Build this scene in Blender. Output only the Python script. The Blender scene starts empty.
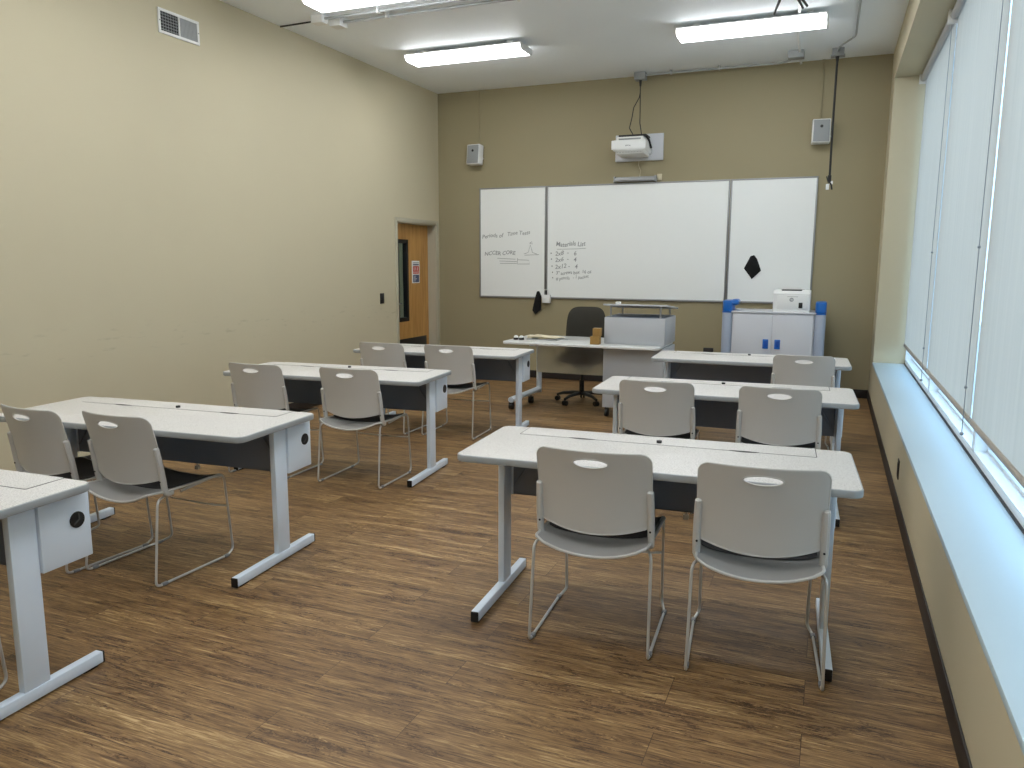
import bpy, bmesh, math, random
from mathutils import Vector, Matrix, noise
random.seed(7)
PI = math.pi
S = bpy.context.scene
C = S.collection

# ---------------------------------------------------------------- room numbers (metres)
XL, XC, XW = -5.043, 0.462, 0.756          # left wall, right wall face, window plane
YB, YJ, YR = 9.628, 9.088, -2.6            # board wall, far jamb of the window recess, wall behind
ZC, ZBM, ZS = 3.757, 3.401, 0.483          # ceiling, underside of the beam, sill

# ---------------------------------------------------------------- materials
def newmat(name):
    m = bpy.data.materials.new(name); m.use_nodes = True
    nt = m.node_tree; nt.nodes.clear()
    out = nt.nodes.new('ShaderNodeOutputMaterial')
    return m, nt, out
def srgb(r, g, b):
    f = lambda c: c/12.92 if c <= .04045 else ((c+.055)/1.055)**2.4
    return (f(r/255), f(g/255), f(b/255), 1)
def mat(name, col, rough=.5, metal=0, var=.0, scale=8, bump=0, bscale=60, spec=.5, coat=0):
    m, nt, out = newmat(name)
    b = nt.nodes.new('ShaderNodeBsdfPrincipled')
    b.inputs['Roughness'].default_value = rough; b.inputs['Metallic'].default_value = metal
    b.inputs['Specular IOR Level'].default_value = spec
    if coat: b.inputs['Coat Weight'].default_value = coat
    tc = nt.nodes.new('ShaderNodeTexCoord')
    nz = nt.nodes.new('ShaderNodeTexNoise'); nz.inputs['Scale'].default_value = scale; nz.inputs['Detail'].default_value = 4
    nt.links.new(tc.outputs['Object'], nz.inputs['Vector'])
    rmp = nt.nodes.new('ShaderNodeMapRange')
    rmp.inputs['To Min'].default_value = 1-var; rmp.inputs['To Max'].default_value = 1+var
    nt.links.new(nz.outputs['Fac'], rmp.inputs['Value'])
    mul = nt.nodes.new('ShaderNodeVectorMath'); mul.operation = 'SCALE'
    mul.inputs[0].default_value = col[:3]
    nt.links.new(rmp.outputs['Result'], mul.inputs['Scale'])
    nt.links.new(mul.outputs['Vector'], b.inputs['Base Color'])
    if bump:
        n2 = nt.nodes.new('ShaderNodeTexNoise'); n2.inputs['Scale'].default_value = bscale; n2.inputs['Detail'].default_value = 3
        nt.links.new(tc.outputs['Object'], n2.inputs['Vector'])
        bp = nt.nodes.new('ShaderNodeBump'); bp.inputs['Strength'].default_value = bump; bp.inputs['Distance'].default_value = .002
        nt.links.new(n2.outputs['Fac'], bp.inputs['Height']); nt.links.new(bp.outputs['Normal'], b.inputs['Normal'])
    nt.links.new(b.outputs[0], out.inputs[0])
    return m

def wood_floor():
    m, nt, out = newmat('plank_floor'); N = nt.nodes.new; L = nt.links.new
    b = N('ShaderNodeBsdfPrincipled'); tc = N('ShaderNodeTexCoord')
    br = N('ShaderNodeTexBrick'); br.offset = .37; br.offset_frequency = 2; br.squash = 1
    br.inputs['Scale'].default_value = 1; br.inputs['Brick Width'].default_value = 1.22; br.inputs['Row Height'].default_value = .18
    br.inputs['Mortar Size'].default_value = .0012; br.inputs['Mortar Smooth'].default_value = .3
    br.inputs['Color1'].default_value = (0, 0, 0, 1); br.inputs['Color2'].default_value = (1, 1, 1, 1); br.inputs['Mortar'].default_value = (.5, .5, .5, 1)
    L(tc.outputs['Object'], br.inputs['Vector'])
    # every plank shifts its own grain
    sep = N('ShaderNodeSeparateColor'); L(br.outputs['Color'], sep.inputs[0])
    sh = N('ShaderNodeCombineXYZ')
    mm = N('ShaderNodeMath'); mm.operation = 'MULTIPLY'; mm.inputs[1].default_value = 37; L(sep.outputs[0], mm.inputs[0])
    L(mm.outputs[0], sh.inputs['Z']); L(mm.outputs[0], sh.inputs['X'])
    add = N('ShaderNodeVectorMath'); add.operation = 'ADD'; L(tc.outputs['Object'], add.inputs[0]); L(sh.outputs[0], add.inputs[1])
    def stretched(sx, sy, scale, detail, dist=0, rough=.6):
        mp = N('ShaderNodeMapping'); mp.inputs['Scale'].default_value = (sx, sy, 1); L(add.outputs[0], mp.inputs['Vector'])
        n = N('ShaderNodeTexNoise'); n.inputs['Scale'].default_value = scale; n.inputs['Detail'].default_value = detail
        n.inputs['Distortion'].default_value = dist; n.inputs['Roughness'].default_value = rough
        L(mp.outputs[0], n.inputs['Vector']); return n
    g1 = stretched(.55, 5, 1.8, 6, 1.2, .55)
    g2 = stretched(3.5, 62, 2.2, 7, .7, .72)
    g3 = stretched(.7, 3.2, 1.3, 2)
    g4 = stretched(.45, 3.6, 1.5, 4, 1.6, .5)        # where the dark cathedral veins run
    wv = stretched(17, 48, 2.4, 5, 1.5, .7)
    def madd(a, k, c):
        x = N('ShaderNodeMath'); x.operation = 'MULTIPLY_ADD'; L(a, x.inputs[0]); x.inputs[1].default_value = k
        if isinstance(c, (int, float)): x.inputs[2].default_value = c
        else: L(c, x.inputs[2])
        return x.outputs[0]
    d = N('ShaderNodeMath'); d.operation = 'SUBTRACT'; L(g4.outputs['Fac'], d.inputs[0]); d.inputs[1].default_value = .5
    ab = N('ShaderNodeMath'); ab.operation = 'ABSOLUTE'; L(d.outputs[0], ab.inputs[0])
    vn = N('ShaderNodeMapRange'); vn.interpolation_type = 'SMOOTHSTEP'; vn.inputs['From Max'].default_value = .030; vn.inputs['To Min'].default_value = 1; vn.inputs['To Max'].default_value = 0; L(ab.outputs[0], vn.inputs['Value'])
    sw = N('ShaderNodeMath'); sw.operation = 'MULTIPLY_ADD'; L(wv.outputs['Fac'], sw.inputs[0]); sw.inputs[1].default_value = 1.5; sw.inputs[2].default_value = -.88
    ve = N('ShaderNodeMath'); ve.operation = 'MULTIPLY'; L(vn.outputs[0], ve.inputs[0]); L(sw.outputs[0], ve.inputs[1])
    f = madd(g1.outputs['Fac'], .60, -.665); f = madd(g2.outputs['Fac'], 1.45, f); f = madd(g3.outputs['Fac'], .22, f); f = madd(sep.outputs[0], .07, f)
    f = madd(ve.outputs[0], 1.0, f)
    cr = N('ShaderNodeValToRGB'); e = cr.color_ramp.elements
    e[0].position = .22; e[0].color = srgb(74, 53, 36); e[1].position = .80; e[1].color = srgb(194, 163, 117)
    for p, c in ((.40, (111, 83, 54)), (.54, (137, 106, 69)), (.66, (158, 127, 86))):
        x = e.new(p); x.color = srgb(*c)
    L(f, cr.inputs[0])
    mx = N('ShaderNodeMix'); mx.data_type = 'RGBA'; L(br.outputs['Fac'], mx.inputs['Factor']); L(cr.outputs[0], mx.inputs['A']); mx.inputs['B'].default_value = srgb(70, 52, 38)
    L(mx.outputs['Result'], b.inputs['Base Color'])
    rr = N('ShaderNodeMapRange'); rr.inputs['To Min'].default_value = .36; rr.inputs['To Max'].default_value = .56; L(g2.outputs['Fac'], rr.inputs['Value']); L(rr.outputs[0], b.inputs['Roughness'])
    bp = N('ShaderNodeBump'); bp.inputs['Strength'].default_value = .35; bp.inputs['Distance'].default_value = .002; L(f, bp.inputs['Height']); L(bp.outputs[0], b.inputs['Normal'])
    b.inputs['Specular IOR Level'].default_value = .4
    L(b.outputs[0], out.inputs[0]); return m

def speckled(name, base, dark, light, scale=420, amt=.5, rough=.4):
    m, nt, out = newmat(name); N = nt.nodes.new; L = nt.links.new
    b = N('ShaderNodeBsdfPrincipled'); b.inputs['Roughness'].default_value = rough; b.inputs['Specular IOR Level'].default_value = .4
    tc = N('ShaderNodeTexCoord'); n = N('ShaderNodeTexNoise'); n.inputs['Scale'].default_value = scale*.5; n.inputs['Detail'].default_value = 2
    L(tc.outputs['Object'], n.inputs['Vector'])
    cr = N('ShaderNodeValToRGB'); e = cr.color_ramp.elements
    e[0].position = .32; e[0].color = dark; e[1].position = .68; e[1].color = light
    x = e.new(.44); x.color = base; x = e.new(.58); x.color = base
    L(n.outputs['Fac'], cr.inputs[0]); L(cr.outputs[0], b.inputs['Base Color']); L(b.outputs[0], out.inputs[0]); return m

def emit(name, col, s):
    m, nt, out = newmat(name); N = nt.nodes.new; L = nt.links.new
    e = N('ShaderNodeEmission'); e.inputs[0].default_value = (*col, 1); e.inputs[1].default_value = s
    tc = N('ShaderNodeTexCoord'); n = N('ShaderNodeTexNoise'); n.inputs['Scale'].default_value = 3; L(tc.outputs['Object'], n.inputs['Vector'])
    r = N('ShaderNodeMapRange'); r.inputs['To Min'].default_value = s*.95; r.inputs['To Max'].default_value = s*1.05; L(n.outputs['Fac'], r.inputs['Value']); L(r.outputs[0], e.inputs[1])
    L(e.outputs[0], out.inputs[0]); return m

def shade_fabric():
    m, nt, out = newmat('shade_fabric'); N = nt.nodes.new; L = nt.links.new
    tc = N('ShaderNodeTexCoord')
    def wave(direction, sc):
        w = N('ShaderNodeTexWave'); w.bands_direction = direction; w.inputs['Scale'].default_value = sc; w.inputs['Distortion'].default_value = .6; L(tc.outputs['Object'], w.inputs['Vector']); return w
    mp = N('ShaderNodeMapping'); mp.inputs['Scale'].default_value = (1, 7, .25); L(tc.outputs['Object'], mp.inputs['Vector'])
    n = N('ShaderNodeTexNoise'); n.inputs['Scale'].default_value = 3; n.inputs['Detail'].default_value = 5; L(mp.outputs[0], n.inputs['Vector'])
    w1 = wave('Y', 150); w2 = wave('Z', 150)
    a = N('ShaderNodeMath'); a.operation = 'ADD'; L(w1.outputs['Fac'], a.inputs[0]); L(w2.outputs['Fac'], a.inputs[1])
    r1 = N('ShaderNodeMapRange'); r1.inputs['From Max'].default_value = 2; r1.inputs['To Min'].default_value = .95; r1.inputs['To Max'].default_value = 1.05; L(a.outputs[0], r1.inputs['Value'])
    r2 = N('ShaderNodeMapRange'); r2.inputs['To Min'].default_value = .90; r2.inputs['To Max'].default_value = 1.10; L(n.outputs['Fac'], r2.inputs['Value'])
    mu = N('ShaderNodeMath'); mu.operation = 'MULTIPLY'; L(r1.outputs[0], mu.inputs[0]); L(r2.outputs[0], mu.inputs[1])
    def col(c):
        v = N('ShaderNodeVectorMath'); v.operation = 'SCALE'; v.inputs[0].default_value = c; L(mu.outputs[0], v.inputs['Scale']); return v
    d = N('ShaderNodeBsdfDiffuse'); L(col((.30, .29, .265)).outputs[0], d.inputs[0])
    t = N('ShaderNodeBsdfTranslucent'); L(col((.30, .24, .195)).outputs[0], t.inputs[0])
    ad = N('ShaderNodeAddShader'); L(d.outputs[0], ad.inputs[0]); L(t.outputs[0], ad.inputs[1]); L(ad.outputs[0], out.inputs[0]); return m

def window_glass():
    m, nt, out = newmat('window_glass'); N = nt.nodes.new; L = nt.links.new
    t = N('ShaderNodeBsdfTransparent'); t.inputs[0].default_value = (.92, .97, 1, 1)
    g = N('ShaderNodeBsdfGlossy'); g.inputs['Roughness'].default_value = .02
    lw = N('ShaderNodeLayerWeight'); pw = N('ShaderNodeMath'); pw.operation = 'POWER'; L(lw.outputs['Facing'], pw.inputs[0]); pw.inputs[1].default_value = 6; f = N('ShaderNodeMath'); f.operation = 'MULTIPLY_ADD'; L(pw.outputs[0], f.inputs[0]); f.inputs[1].default_value = .35; f.inputs[2].default_value = .03
    tc = N('ShaderNodeTexCoord'); nz = N('ShaderNodeTexNoise'); nz.inputs['Scale'].default_value = 2; L(tc.outputs['Object'], nz.inputs['Vector'])
    bp = N('ShaderNodeBump'); bp.inputs['Strength'].default_value = .01; L(nz.outputs['Fac'], bp.inputs['Height']); L(bp.outputs[0], g.inputs['Normal'])
    x = N('ShaderNodeMixShader'); L(f.outputs[0], x.inputs[0]); L(t.outputs[0], x.inputs[1]); L(g.outputs[0], x.inputs[2]); L(x.outputs[0], out.inputs[0]); return m

def frosted():
    m, nt, out = newmat('frosted_acrylic'); N = nt.nodes.new; L = nt.links.new
    b = N('ShaderNodeBsdfPrincipled'); b.inputs['Base Color'].default_value = (.80, .79, .76, 1); b.inputs['Roughness'].default_value = .42
    b.inputs['Transmission Weight'].default_value = .92; b.inputs['IOR'].default_value = 1.15
    tc = N('ShaderNodeTexCoord'); nz = N('ShaderNodeTexNoise'); nz.inputs['Scale'].default_value = 30; L(tc.outputs['Object'], nz.inputs['Vector'])
    r = N('ShaderNodeMapRange'); r.inputs['To Min'].default_value = .36; r.inputs['To Max'].default_value = .46; L(nz.outputs['Fac'], r.inputs['Value']); L(r.outputs[0], b.inputs['Roughness'])
    L(b.outputs[0], out.inputs[0]); return m

def door_wood():
    m, nt, out = newmat('door_veneer'); N = nt.nodes.new; L = nt.links.new
    b = N('ShaderNodeBsdfPrincipled'); b.inputs['Roughness'].default_value = .4
    tc = N('ShaderNodeTexCoord'); mp = N('ShaderNodeMapping'); mp.inputs['Scale'].default_value = (1, 9, .8); L(tc.outputs['Object'], mp.inputs['Vector'])
    n = N('ShaderNodeTexNoise'); n.inputs['Scale'].default_value = 2.5; n.inputs['Detail'].default_value = 5; n.inputs['Distortion'].default_value = .8; L(mp.outputs[0], n.inputs['Vector'])
    cr = N('ShaderNodeValToRGB'); e = cr.color_ramp.elements; e[0].position = .3; e[0].color = srgb(172, 124, 64); e[1].position = .7; e[1].color = srgb(200, 153, 88)
    L(n.outputs['Fac'], cr.inputs[0]); L(cr.outputs[0], b.inputs['Base Color']); L(b.outputs[0], out.inputs[0]); return m

def wall_paint(name, c, scuff=False):
    m, nt, out = newmat(name); N = nt.nodes.new; L = nt.links.new
    b = N('ShaderNodeBsdfPrincipled'); b.inputs['Roughness'].default_value = .62; b.inputs['Specular IOR Level'].default_value = .3
    tc = N('ShaderNodeTexCoord'); n = N('ShaderNodeTexNoise'); n.inputs['Scale'].default_value = 1.3; n.inputs['Detail'].default_value = 3; L(tc.outputs['Object'], n.inputs['Vector'])
    r = N('ShaderNodeMapRange'); r.inputs['To Min'].default_value = .97; r.inputs['To Max'].default_value = 1.03; L(n.outputs['Fac'], r.inputs['Value'])
    v = N('ShaderNodeVectorMath'); v.operation = 'SCALE'; v.inputs[0].default_value = c[:3]; L(r.outputs[0], v.inputs['Scale'])
    src = v.outputs[0]
    if scuff:      # chair-height scuff marks, a band of short smudges about 0.9 m up
        mp = N('ShaderNodeMapping'); mp.inputs['Scale'].default_value = (1, 2.2, 9); L(tc.outputs['Object'], mp.inputs['Vector'])
        s = N('ShaderNodeTexNoise'); s.inputs['Scale'].default_value = 3; s.inputs['Detail'].default_value = 6; L(mp.outputs[0], s.inputs['Vector'])
        sp = N('ShaderNodeSeparateXYZ'); L(tc.outputs['Object'], sp.inputs[0])
        d = N('ShaderNodeMath'); d.operation = 'SUBTRACT'; L(sp.outputs['Z'], d.inputs[0]); d.inputs[1].default_value = .92
        ab = N('ShaderNodeMath'); ab.operation = 'ABSOLUTE'; L(d.outputs[0], ab.inputs[0])
        bd = N('ShaderNodeMapRange'); bd.inputs['From Min'].default_value = .05; bd.inputs['From Max'].default_value = .16; bd.inputs['To Min'].default_value = 1; bd.inputs['To Max'].default_value = 0; L(ab.outputs[0], bd.inputs['Value'])
        th = N('ShaderNodeMapRange'); th.inputs['From Min'].default_value = .60; th.inputs['From Max'].default_value = .72; th.inputs['To Max'].default_value = .35; L(s.outputs['Fac'], th.inputs['Value'])
        mu = N('ShaderNodeMath'); mu.operation = 'MULTIPLY'; L(bd.outputs[0], mu.inputs[0]); L(th.outputs[0], mu.inputs[1])
        mx = N('ShaderNodeMix'); mx.data_type = 'RGBA'; L(mu.outputs[0], mx.inputs['Factor']); L(src, mx.inputs['A']); mx.inputs['B'].default_value = (c[0]*.6, c[1]*.6, c[2]*.6, 1)
        src = mx.outputs['Result']
    L(src, b.inputs['Base Color'])
    n2 = N('ShaderNodeTexNoise'); n2.inputs['Scale'].default_value = 140; L(tc.outputs['Object'], n2.inputs['Vector'])
    bp = N('ShaderNodeBump'); bp.inputs['Strength'].default_value = .12; bp.inputs['Distance'].default_value = .001; L(n2.outputs['Fac'], bp.inputs['Height']); L(bp.outputs[0], b.inputs['Normal'])
    L(b.outputs[0], out.inputs[0]); return m

TAN = srgb(199, 190, 163)
K = {}
K['wall'] = wall_paint('tan_wall_paint', TAN); K['wall_scuffed'] = wall_paint('tan_wall_paint_scuffed', TAN, True)
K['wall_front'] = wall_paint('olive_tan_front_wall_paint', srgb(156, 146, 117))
K['ceiling'] = wall_paint('white_ceiling_paint', srgb(243, 248, 252))
K['floor'] = wood_floor()
K['sill'] = mat('sill_paint', srgb(186, 208, 220), .45, var=.01)
K['base'] = mat('black_rubber_base', srgb(38, 32, 29), .55, var=.1)
K['white'] = mat('white_plastic', srgb(232, 233, 232), .4, var=.01)
K['frame_white'] = mat('white_window_aluminium', srgb(235, 239, 242), .4, var=.01)
K['gasket'] = mat('black_gasket', srgb(30, 31, 33), .6, var=.1)
K['light'] = emit('fluorescent_diffuser', (.96, .985, 1.0), 16.2)
K['top'] = speckled('speckled_laminate', srgb(208, 205, 201), srgb(168, 164, 160), srgb(224, 222, 219))
K['edge'] = mat('grey_vinyl_edge', srgb(158, 162, 164), .5, var=.02)
K['seam'] = mat('seam_dark', srgb(72, 70, 68), .7, var=.1)
K['steel'] = mat('blue_grey_painted_steel', srgb(222, 233, 246), .38, var=.015, spec=.5)
K['panel'] = mat('dark_grey_panel', srgb(118, 126, 141), .5, var=.04)
K['black'] = mat('black_plastic', srgb(22, 22, 24), .45, var=.1)
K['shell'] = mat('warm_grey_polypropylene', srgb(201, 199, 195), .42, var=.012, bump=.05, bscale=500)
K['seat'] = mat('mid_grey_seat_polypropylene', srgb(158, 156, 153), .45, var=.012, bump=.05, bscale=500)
K['pad'] = mat('charcoal_seat_pad', srgb(72, 70, 70), .75, var=.08, bump=.2, bscale=700)
K['chrome'] = mat('silver_painted_rod', srgb(205, 204, 202), .3, metal=.35, var=.02)
K['glide'] = mat('clear_grey_glide', srgb(140, 142, 146), .4, var=.05)
K['fabric'] = shade_fabric(); K['glass'] = window_glass(); K['frost'] = frosted()
K['roller'] = mat('roller_fabric_roll', srgb(188, 188, 190), .7, var=.02)
K['hem'] = mat('shade_hem', srgb(168, 160, 150), .8, var=.02)
K['board'] = mat('whiteboard_enamel', srgb(240, 243, 242), .22, var=.01, scale=2, spec=.5)
K['alu'] = mat('satin_aluminium', srgb(150, 151, 152), .4, metal=.6, var=.03)
K['ink'] = mat('dry_erase_ink', srgb(146, 150, 152), .6, var=.15, scale=20)
K['ink_dark'] = mat('dark_dry_erase_ink', srgb(84, 88, 92), .6, var=.15, scale=20)
K['wood'] = door_wood()
K['door_frame'] = mat('beige_door_frame', srgb(186, 180, 160), .5, var=.01)
K['grille'] = mat('grey_speaker_grille', srgb(150, 154, 156), .7, var=.06, scale=300)
K['podium'] = mat('light_grey_laminate', srgb(186, 189, 194), .45, var=.012)
K['desk'] = mat('grey_desk_laminate', srgb(196, 197, 194), .3, var=.012)
K['chairblack'] = mat('dark_olive_black_fabric', srgb(44, 41, 33), .85, var=.12, bump=.3, bscale=500)
K['card'] = mat('cardboard', srgb(160, 124, 66), .8, var=.05)
K['paper'] = mat('cream_paper', srgb(214, 203, 176), .8, var=.04)
K['blue'] = mat('bright_blue_plastic', srgb(22, 104, 190), .35, var=.03)
K['deepblue'] = mat('deep_blue_plastic', srgb(18, 78, 170), .4, var=.03)
K['cart'] = mat('pale_grey_cart_steel', srgb(204, 206, 212), .4, var=.01)
K['cartside'] = mat('blue_grey_cart_column', srgb(160, 170, 188), .4, var=.01)
K['felt'] = mat('black_felt', srgb(14, 14, 15), .95, var=.2)
K['red'] = mat('sign_red', srgb(196, 60, 40), .6, var=.03)
K['navy'] = mat('sign_slate', srgb(72, 82, 110), .6, var=.05)
K['conduit'] = mat('grey_painted_conduit', srgb(168, 172, 175), .45, metal=.2, var=.03)
K['vent_shade'] = mat('painted_vent_shade', srgb(42, 44, 46), .8, var=.1)  # shade inside the vent, put into the colour
K['grey'] = mat('mid_grey_metal', srgb(150, 153, 154), .5, var=.02)
K['ground'] = mat('pale_concrete_outside', srgb(190, 195, 200), .9, var=.05)

# ---------------------------------------------------------------- mesh builder
class MB:
    def __init__(s): s.v = []; s.f = []; s.m = []
    def add(s, vs, fs, mi=0):
        o = len(s.v); s.v += [tuple(v) for v in vs]; s.f += [tuple(i+o for i in f) for f in fs]; s.m += [mi]*len(fs); return s
    def box(s, x0, x1, y0, y1, z0, z1, mi=0, M=None):
        vs = [Vector(p) for p in ((x0,y0,z0),(x1,y0,z0),(x1,y1,z0),(x0,y1,z0),(x0,y0,z1),(x1,y0,z1),(x1,y1,z1),(x0,y1,z1))]
        if M: vs = [M @ v for v in vs]
        return s.add(vs, ((0,3,2,1),(4,5,6,7),(0,1,5,4),(1,2,6,5),(2,3,7,6),(3,0,4,7)), mi)
    def rbox(s, x0, x1, y0, y1, z0, z1, r=.005, mi=0, seg=2, M=None):
        bm = bmesh.new(); bmesh.ops.create_cube(bm, size=1)
        for v in bm.verts: v.co = Vector(((x0+x1)/2+v.co.x*(x1-x0), (y0+y1)/2+v.co.y*(y1-y0), (z0+z1)/2+v.co.z*(z1-z0)))
        bmesh.ops.bevel(bm, geom=bm.edges[:], offset=r, segments=seg, profile=.5, affect='EDGES')
        if M: bmesh.ops.transform(bm, matrix=M, verts=bm.verts)
        bm.verts.index_update()
        s.add([v.co.copy() for v in bm.verts], [[v.index for v in f.verts] for f in bm.faces], mi); bm.free(); return s
    def prism(s, poly, z0, z1, mi=0, side=None, r=0, axis='z'):
        # rounded-edge prism: poly is counter-clockwise
        n = len(poly); rings = []
        def inset(d):
            out = []
            for i in range(n):
                a = Vector(poly[i-1]); b = Vector(poly[i]); c = Vector(poly[(i+1) % n])
                t = ((b-a).normalized()+(c-b).normalized()).normalized(); nn = Vector((-t.y, t.x))
                out.append(b+nn*d)
            return out
        if r:
            prof = [(r, z0), (r*.3, z0+r*.3), (0, z0+r), (0, z1-r), (r*.3, z1-r*.3), (r, z1)]
        else: prof = [(0, z0), (0, z1)]
        vs = []
        for d, z in prof:
            for q in (inset(d) if d else [Vector(p) for p in poly]):
                vs.append({'z': (q.x, q.y, z), 'y': (q.x, z, q.y), 'x': (z, q.x, q.y)}[axis])
        fs = []; k = len(prof)
        for j in range(k-1):
            for i in range(n):
                i2 = (i+1) % n; fs.append((j*n+i, j*n+i2, (j+1)*n+i2, (j+1)*n+i))
        o = len(s.v)
        s.add(vs, fs, mi if side is None else side)
        s.f += [tuple(o+i for i in reversed(range(n))), tuple(o+(k-1)*n+i for i in range(n))]; s.m += [mi if side is None else side, mi]
        return s
    def tube(s, path, r, n=8, closed=False, mi=0, sec=None):
        path = [Vector(p) for p in path]; m = len(path); vs = []; fs = []
        rr = r if isinstance(r, (list, tuple)) else [r]*m
        T = []
        for i in range(m):
            a = path[i-1] if (i or closed) else path[i]; b = path[(i+1) % m] if (i < m-1 or closed) else path[i]
            T.append((b-a).normalized())
        up = Vector((0, 0, 1)) if abs(T[0].z) < .9 else Vector((1, 0, 0))
        nrm = (up-T[0]*up.dot(T[0])).normalized()
        for i in range(m):
            nrm = (nrm-T[i]*nrm.dot(T[i])).normalized(); bn = T[i].cross(nrm)
            for k in range(n):
                a = 2*PI*k/n; vs.append(path[i]+(nrm*math.cos(a)*(sec[0] if sec else 1)+bn*math.sin(a)*(sec[1] if sec else 1))*rr[i])
        for i in range(m if closed else m-1):
            j = (i+1) % m
            for k in range(n):
                k2 = (k+1) % n; fs.append((i*n+k, i*n+k2, j*n+k2, j*n+k))
        if not closed: fs += [tuple(reversed(range(n))), tuple((m-1)*n+k for k in range(n))]
        return s.add(vs, fs, mi)
    def cyl(s, p0, p1, r, n=16, mi=0, r1=None):
        return s.tube([p0, p1], [r, r if r1 is None else r1], n, mi=mi)
    def ball(s, c, r, n=12, mi=0, sc=(1, 1, 1)):
        vs = []; fs = []; h = n//2
        for i in range(1, h):
            for k in range(n):
                t = PI*i/h; a = 2*PI*k/n; vs.append((c[0]+r*sc[0]*math.sin(t)*math.cos(a), c[1]+r*sc[1]*math.sin(t)*math.sin(a), c[2]+r*sc[2]*math.cos(t)))
        for i in range(h-2):
            for k in range(n): k2 = (k+1) % n; fs.append((i*n+k, (i+1)*n+k, (i+1)*n+k2, i*n+k2))
        t0 = len(vs); vs += [(c[0], c[1], c[2]+r*sc[2]), (c[0], c[1], c[2]-r*sc[2])]
        for k in range(n):
            k2 = (k+1) % n; fs += [(t0, k, k2), (t0+1, (h-2)*n+k2, (h-2)*n+k)]
        return s.add(vs, fs, mi)
    def mesh(s, name, mats, ang=35):
        me = bpy.data.meshes.new(name); me.from_pydata([tuple(v) for v in s.v], [], s.f)
        for m in mats: me.materials.append(m)
        me.polygons.foreach_set('material_index', s.m)
        me.polygons.foreach_set('use_smooth', [True]*len(me.polygons)); me.update()
        bm = bmesh.new(); bm.from_mesh(me); bmesh.ops.recalc_face_normals(bm, faces=bm.faces); bm.to_mesh(me); bm.free()
        me.set_sharp_from_angle(angle=math.radians(ang)); return me
    def build(s, name, mats, parent=None, ang=35, loc=None, label=None):
        if not isinstance(mats, (list, tuple)): mats = [mats]
        o = bpy.data.objects.new(name, s.mesh(name, mats, ang)); C.objects.link(o)
        if parent: o.parent = parent
        if loc: o.location = loc
        if label: o['label'] = label
        return o

def fillet(pts, r, n=5, closed=False):
    pts = [Vector(p) for p in pts]; out = []
    m = len(pts)
    for i, p in enumerate(pts):
        if not closed and i in (0, m-1): out.append(p); continue
        a = pts[i-1]; b = pts[(i+1) % m]; rr = r[i] if isinstance(r, (list, tuple)) else r
        da = (a-p); db = (b-p); k = min(rr, da.length*.49, db.length*.49)
        p0 = p+da.normalized()*k; p1 = p+db.normalized()*k
        for j in range(n+1):
            t = j/n; out.append(p0*(1-t)**2+p*2*t*(1-t)+p1*t*t)
    return out
def rrect(x0, x1, y0, y1, r, n=6):
    out = []
    for cx, cy, a0 in ((x1-r, y0+r, -90), (x1-r, y1-r, 0), (x0+r, y1-r, 90), (x0+r, y0+r, 180)):
        for j in range(n+1):
            a = math.radians(a0+90*j/n); out.append((cx+r*math.cos(a), cy+r*math.sin(a)))
    return out

def empty(name, loc=(0, 0, 0), rz=0):
    o = bpy.data.objects.new(name, None); C.objects.link(o); o.location = loc; o.rotation_euler = (0, 0, rz); o.empty_display_size = .1; return o
def tag(o, label, cat, group=None):
    o['label'] = label; o['category'] = cat
    if group: o['group'] = group
    return o
def struct(o): o['kind'] = 'structure'; return o
def kids(o): return [c for c in bpy.data.objects if c.parent == o]
def copy_tree(o, parent=None):
    c = o.copy(); C.objects.link(c)
    if parent: c.parent = parent
    for ch in kids(o): copy_tree(ch, c)
    return c
def part(name, fn, m, parent, **k):
    b = MB(); fn(b); return b.build(name, m, parent, **k)

# ================================================================ THE ROOM
XO = 1.02
struct(MB().box(XL-.3, XO, YR-.15, YB+.15, -.12, 0).build('floor', K['floor']))
struct(MB().box(XL-.3, XO, YR-.15, YB+.15, ZC, ZC+.15).build('ceiling', K['ceiling']))
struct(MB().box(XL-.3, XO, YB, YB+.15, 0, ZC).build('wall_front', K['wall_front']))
struct(MB().box(XL-.3, XO, YR-.15, YR, 0, ZC).build('wall_rear', K['wall']))
DY0, DY1, DZ = 8.50, 9.53, 2.03
w = MB(); w.box(XL-.3, XL, YR, DY0, 0, ZC); w.box(XL-.3, XL, DY1, YB, 0, ZC); w.box(XL-.3, XL, DY0, DY1, DZ, ZC)
struct(w.build('wall_left', K['wall_scuffed']))
w = MB(); w.box(XC, XO, YR, YJ, 0, ZS-.02); w.box(XC, XO, YJ, YB, 0, ZC); w.box(XC, XO, YR, YJ, ZBM, ZC)
w.box(XC, XO, YR, -1.75, ZS-.02, ZBM)
struct(w.build('wall_right', K['wall']))
struct(MB().rbox(XC-.006, XW+.01, -1.75, YJ, ZS-.028, ZS, .004).build('trim_1', K['sill']))
# black rubber base
struct(MB().rbox(XL, XC, YB-.008, YB, 0, .10, .003).build('baseboard_front', K['base']))
struct(MB().rbox(XC-.008, XC, YR, YB, 0, .10, .003).build('baseboard_right', K['base']))
b = MB(); b.rbox(XL, XL+.008, YR, DY0-.06, 0, .10, .003); struct(b.build('baseboard_left', K['base']))

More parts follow.
